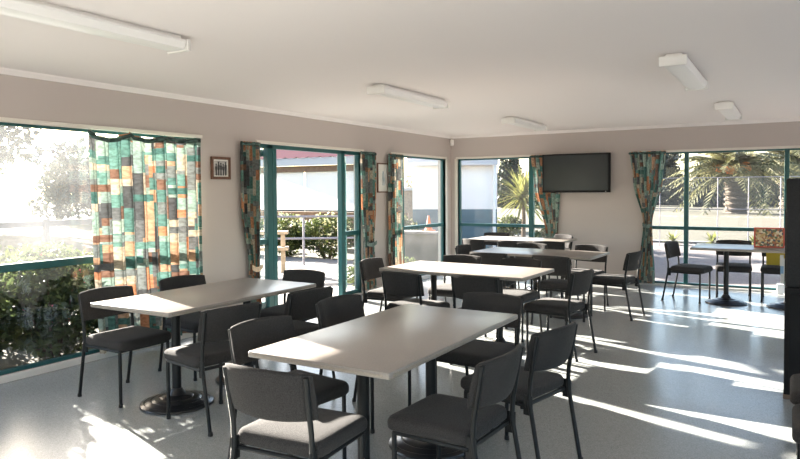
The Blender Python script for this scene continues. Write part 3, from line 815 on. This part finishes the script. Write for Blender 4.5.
for x in (-.4, .35):
    m = MB(); m.box((x-.04, -.06, 0), (x+.04, .06, .72), .005); m.build('leg', M['timber'], r)
tag(r, 'pale timber bench outside the doors, left of the handrail', 'bench')

# white and blue outbuilding at the corner
r = empty('outbuilding', (-1.70, 3.63, GZ), R(23))
m = MB(); m.box((-1.0, 0, 1.10), (1.0, 1.0, 2.20)); 
for k in range(7): m.box((-1.0, -.008, 1.12+k*.17), (1.0, .0, 1.13+k*.17))
m.build('upper_wall', M['shedwhite'], r)
m = MB(); m.box((-1.0, -.01, 0), (1.0, 1.0, 1.10)); m.build('lower_wall', M['shedblue'], r)
m = MB(); m.box((-1.1, -.28, 2.13), (1.02, -.20, 2.31), .006); m.build('gutter', M['fascia'], r)
m = MB(); m.box((-1.1, -.22, 2.20), (1.02, 1.1, 2.34), .005); m.build('roof', M['roofred'], r)
m = MB(); m.tube([(.93, -.06, .1), (.93, -.06, 2.3)], .035, 8); m.build('downpipe', M['shedwhite'], r, True)
tag(r, 'white outbuilding with blue-grey lower wall seen through both corner windows', 'building')
r = empty('planter_wall', (-1.5, 1.5, GZ))
m = MB(); m.box((-.55, -.15, 0), (.55, .15, .66), .01); m.build('wall_body', M['greengrey'], r)
m = MB(); m.box((-.58, -.18, .66), (.58, .18, .71), .006); m.build('coping', M['kerb'], r)
tag(r, 'low grey-green garden wall outside the left corner window', 'garden wall')
r = empty('traffic_cone', (-1.32, 1.62, GZ+.71))
m = MB(); m.lathe([(0, .012), (.085, .012), (.05, .14), (.022, .30), (.018, .315), (0, .315)], 20); m.build('cone_body', M['orange'], r, True)
m = MB(); m.box((-.11, -.11, 0), (.11, .11, .014), .005); m.build('base', M['orange'], r)
tag(r, 'small orange cone on the garden wall outside the left corner window', 'cone')
r = empty('tan_shed', (-7.6, 12.0, GZ))
m = MB(); m.box((-1.1, 0, 0), (1.3, 2.2, 1.55)); m.build('wall', M['tan'], r)
m = MB(); m.box((-1.25, -.15, 1.55), (1.45, 2.35, 1.66), .01); m.build('roof', M['fascia'], r)
tag(r, 'low tan shed far behind the garden wall', 'shed')
tree('garden_tree', -9.6, 18.0, 3.9, 1.4, 1800, .22, M['lf_grey'], 'rounded grey-green tree above the tan shed', 41, None, .14)
gp = 'low plants outside the left corner window'
for i, (y, lb) in enumerate(((-1.75, 'low dark plant outside the corner window, behind the hanging curtain'), (-1.25, 'low dark plant outside the left corner window, middle one'), (-.7, 'low dark plant outside the left corner window, nearest the corner'))):
    shrub('low_plant', -.75+.1*i, y, GZ, .26, .26, .42, 500, .09, M['lf_dark'], lb, 'plant', 51+i, gp)

# big conifer, yucca and plants in the back left window
gcn = 'conifers beyond the lawn'
for i, (x, y, h, cr, lb) in enumerate(((-16.0, 44, 6.0, 1.75, 'dark conifer right of the white outbuilding'), (-13.6, 48, 7.2, 1.8, 'tall dark conifer behind the yucca'), (-20.2, 48, 5.4, 1.8, 'dark conifer partly behind the white outbuilding'))):
    tree('conifer', x, y, h, cr, 2600, .5, M['lf_conifer'], lb, 61+i, gcn, .25,
         [(0, 0, h*(.12+.11*k), cr*(1-.10*k), cr*(1-.10*k), h*.12) for k in range(8)])
def yucca(x, y, h, n, L, label, seed, cat='plant', group=None, zs=.25):
    r = empty('yucca', (x, y, GZ)); rr = random.Random(seed)
    m = MB(); m.tube([(0, 0, 0), (.02, 0, h*.5), (0, .02, h)], [.07, .06, .045], 8); m.build('trunk', M['bark'], r, True)
    m = MB(); bm = m.bm
    for _ in range(n):
        th = rr.uniform(0, 2*PI); el = rr.uniform(-.5, 1.25); l = L*rr.uniform(.75, 1.15)
        d = Vector((math.cos(th)*math.cos(el), math.sin(th)*math.cos(el), math.sin(el))); sd = Vector((-math.sin(th), math.cos(th), 0))
        b = Vector((0, 0, h+rr.uniform(-.35, .05)*h*.5)); prev = None
        for k in range(5):
            t = k/4; p = b+d*l*t+Vector((0, 0, -.22*l*t*t)); w = .034*(1-t)**.7*(1 if k else .6)+.002
            c = [bm.verts.new(p-sd*w), bm.verts.new(p+sd*w)]
            if prev: bm.faces.new((prev[0], prev[1], c[1], c[0]))
            prev = c
    m.build('leaves', M['lf_yucca'], r)
    return tag(r, label, cat, group)
yucca(-1.38, 7.4, 1.42, 200, 1.2, 'tall spiky yellow-green yucca outside the window left of the television', 71)
shrub('lawn_bush', -2.6, 9.4, GZ, .5, .5, .75, 1200, .12, M['lf_mid'], 'bright yellow-green bush left of the yucca trunk', 'shrub', 75)
shrub('lawn_bush', .05, 5.6, GZ, .55, .5, .62, 1200, .12, M['lf_mid'], 'bright yellow-green bush right of the yucca trunk', 'shrub', 76)

# palm and fence in the right window
def date_palm(x, y, h, L, nf, label, seed, fruit=True):
    r = empty('date_palm', (x, y, GZ)); rr = random.Random(seed)
    m = MB(); prof = [(0, 0), (.78, 0)]
    for k in range(15):
        z = h*(k+1)/15; prof += [(.60+.10*(k % 2)+.02*k/15, z-.05), (.60+.10*((k+1) % 2), z)]
    prof += [(.75, h+.1), (0, h+.3)]
    m.lathe(prof, 18); m.build('trunk', M['palmbark'], r, True, 50)
    m = MB(); bm = m.bm
    for f_ in range(nf):
        th = rr.uniform(0, 2*PI); el = rr.uniform(-.35, 1.35); l = L*rr.uniform(.8, 1.1)
        hd = Vector((math.cos(th), math.sin(th), 0)); sd = Vector((-math.sin(th), math.cos(th), 0))
        base = Vector((0, 0, h+.2))+hd*.35; pts = []
        for k in range(19):
            t = k/18
            pts.append(base + hd*l*(math.cos(el)*t+.12*t*t) + Vector((0, 0, l*(math.sin(el)*t - .72*t*t*(1.05-.35*math.sin(el))))))
        m.tube(pts[::3], [.05, .045, .04, .032, .025, .018, .01], 4)
        for k in range(2, 19):
            t = k/18; tg = (pts[k]-pts[k-1]).normalized()
            for s in (-1, 1):
                ll = .75*math.sin(PI*min(1, t*.86+.12))**.6*rr.uniform(.85, 1.1)
                d = (sd*s*.80+tg*.55+Vector((0, 0, -.35+rr.uniform(-.1, .15)))).normalized()
                w = tg*.055; p = pts[k]+tg*rr.uniform(-.05, .05)
                bm.faces.new([bm.verts.new(q) for q in (p-w, p+d*ll*.6-w*1.1, p+d*ll, p+d*ll*.6+w*1.1, p+w)])
    m.build('fronds', M['lf_palm'], r)
    for (a, dz) in ((R(200), .0), (R(258), -.12), (R(300), -.05)) if fruit else ():
        m = MB(); bl = [(math.cos(a)*.95, math.sin(a)*.95, h+.45+dz, .40, .40, .34)]; leafcloud(m, bl, 320, .16, int(a*100), 0, 1.1)
        m.lathe([(0, -.28), (.18, -.22), (.32, -.06), (.34, .08), (.22, .24), (0, .30)], 14, (math.cos(a)*.9, math.sin(a)*.9, h+.45+dz))
        m.build('date_cluster', M['fruit'], r, True)
    return tag(r, label, 'palm tree')
date_palm(2.15, 36.0, 2.45, 3.7, 70, 'large date palm with orange fruit clusters on the lawn', 81)
date_palm(5.0, 48.0, 3.6, 4.1, 60, 'second date palm, on the right beside the window mullion, without visible fruit', 82, False)
r = empty('mesh_fence', (0, 8.5, GZ))
for i in range(14):
    x = .68+.71*i
    m = MB(); m.tube([(x, 0, 0), (x, 0, 1.84)], .012, 8); m.build('post', M['fence'], r, True)
for z in (1.84, 1.02):
    m = MB(); m.tube([(.6, 0, z), (10, 0, z)], .009, 6); m.build('rail', M['fence'], r, True)
m = MB(); m.box((.65, -.004, .05), (9.95, .004, 1.84)); m.build('netting', M['net'], r)
tag(r, 'pale wire mesh fence standing between the car park and the palm lawn', 'fence')
gs = 'tufts in the gravel bed beside the kerb'
for i, (px, lb) in enumerate(((2.35, 'spiky green tuft in the gravel bed, left of the first window mullion'), (3.35, 'spiky green tuft in the gravel bed, right of the first window mullion'), (4.35, 'spiky green tuft in the gravel bed, above the table by the palm window'), (5.6, 'spiky green tuft in the gravel bed, near the right window mullion'))):
    y_ = yucca(px, 9.12-.08*(i % 2), .12, 44, .42, lb, 90+i, 'plant', gs)
gw = 'trees behind the palm lawn'
for i in range(9):
    x = -9 + i*3.9
    hb = (4.4, 5.2, 3.9)[(i*7) % 3]
    tree('boundary_tree', x, 54+3*(i % 2), hb, 2.0, 3400, .55, M['lf_grey'],
         ['grey-green tree far behind the yucca lawn', 'tall grey-green tree beyond the lawn, hidden behind the back wall', 'low grey-green tree beyond the lawn, left of the tied curtain', 'grey-green tree seen in the narrow pane beside the tied curtain',
          'grey-green tree behind the left fronds of the palm', 'low grey-green tree directly behind the palm trunk', 'grey-green tree behind the right fronds of the palm', 'grey-green tree behind the second palm', 'grey-green tree beyond the right end of the fence'][i], 101+i, gw, .2,
         [(rnd.uniform(-.5, .5), rnd.uniform(-.3, .3), hb*(.10+.115*k), 2.0*(1-.07*k), 1.5*(1-.08*k), hb*.13) for k in range(8)])

# ------------------------------------------------------------------ light
az, el = R(17), R(19)
d = Vector((math.cos(az)*math.cos(el), -math.sin(az)*math.cos(el), -math.sin(el)))
sun = bpy.data.lights.new('sun', 'SUN'); sun.energy = 26; sun.angle = R(.6); sun.color = (1, .93, .82)
so = bpy.data.objects.new('sun', sun); COL.objects.link(so); so.rotation_euler = d.to_track_quat('-Z', 'Y').to_euler(); so.location = (-20, 8, 12)
w = bpy.data.worlds.new('sky'); scene.world = w; w.use_nodes = True; nt = w.node_tree; nt.nodes.clear()
sk = nt.nodes.new('ShaderNodeTexSky'); sk.sky_type = 'NISHITA'; sk.sun_disc = False; sk.sun_elevation = el; sk.sun_rotation = math.atan2(-d.x, -d.y)
sk.dust_density = 1.5; sk.air_density = 1.0
bg = nt.nodes.new('ShaderNodeBackground'); bg.inputs[1].default_value = .28; ow = nt.nodes.new('ShaderNodeOutputWorld')
nt.links.new(sk.outputs[0], bg.inputs[0]); nt.links.new(bg.outputs[0], ow.inputs[0])

# ------------------------------------------------------------------ camera (solved from the room's own lines)
F, YAW, PITCH, ROLL, SY, CX, CY, CZ = 661.191, .535494, .0314451, -.0062925, -18.1819, 5.18553, -10.5138, 1.45288
fw = Vector((-math.sin(YAW)*math.cos(PITCH), math.cos(YAW)*math.cos(PITCH), -math.sin(PITCH)))
rt = Vector((math.cos(YAW), math.sin(YAW), 0)); up = rt.cross(fw)
r2 = rt*math.cos(ROLL)+up*math.sin(ROLL); u2 = up*math.cos(ROLL)-rt*math.sin(ROLL)
cam = bpy.data.cameras.new('camera'); cam.sensor_width = 36; cam.lens = F/800*36; cam.shift_y = SY/800; cam.clip_end = 300; cam.clip_start = .05
co = bpy.data.objects.new('camera', cam); COL.objects.link(co)
mt = Matrix((r2, u2, -fw)).transposed().to_4x4(); mt.translation = (CX, CY, CZ); co.matrix_world = mt
scene.camera = co

vs = scene.view_settings; vs.view_transform = 'Standard'; vs.look = 'None'; vs.gamma = 1; vs.use_curve_mapping = False; vs.exposure = 1.40
cy = scene.cycles
cy.max_bounces = 10; cy.diffuse_bounces = 5; cy.glossy_bounces = 4; cy.transmission_bounces = 6; cy.transparent_max_bounces = 24
cy.caustics_reflective = False; cy.caustics_refractive = False; cy.sample_clamp_indirect = 8; cy.use_denoising = True
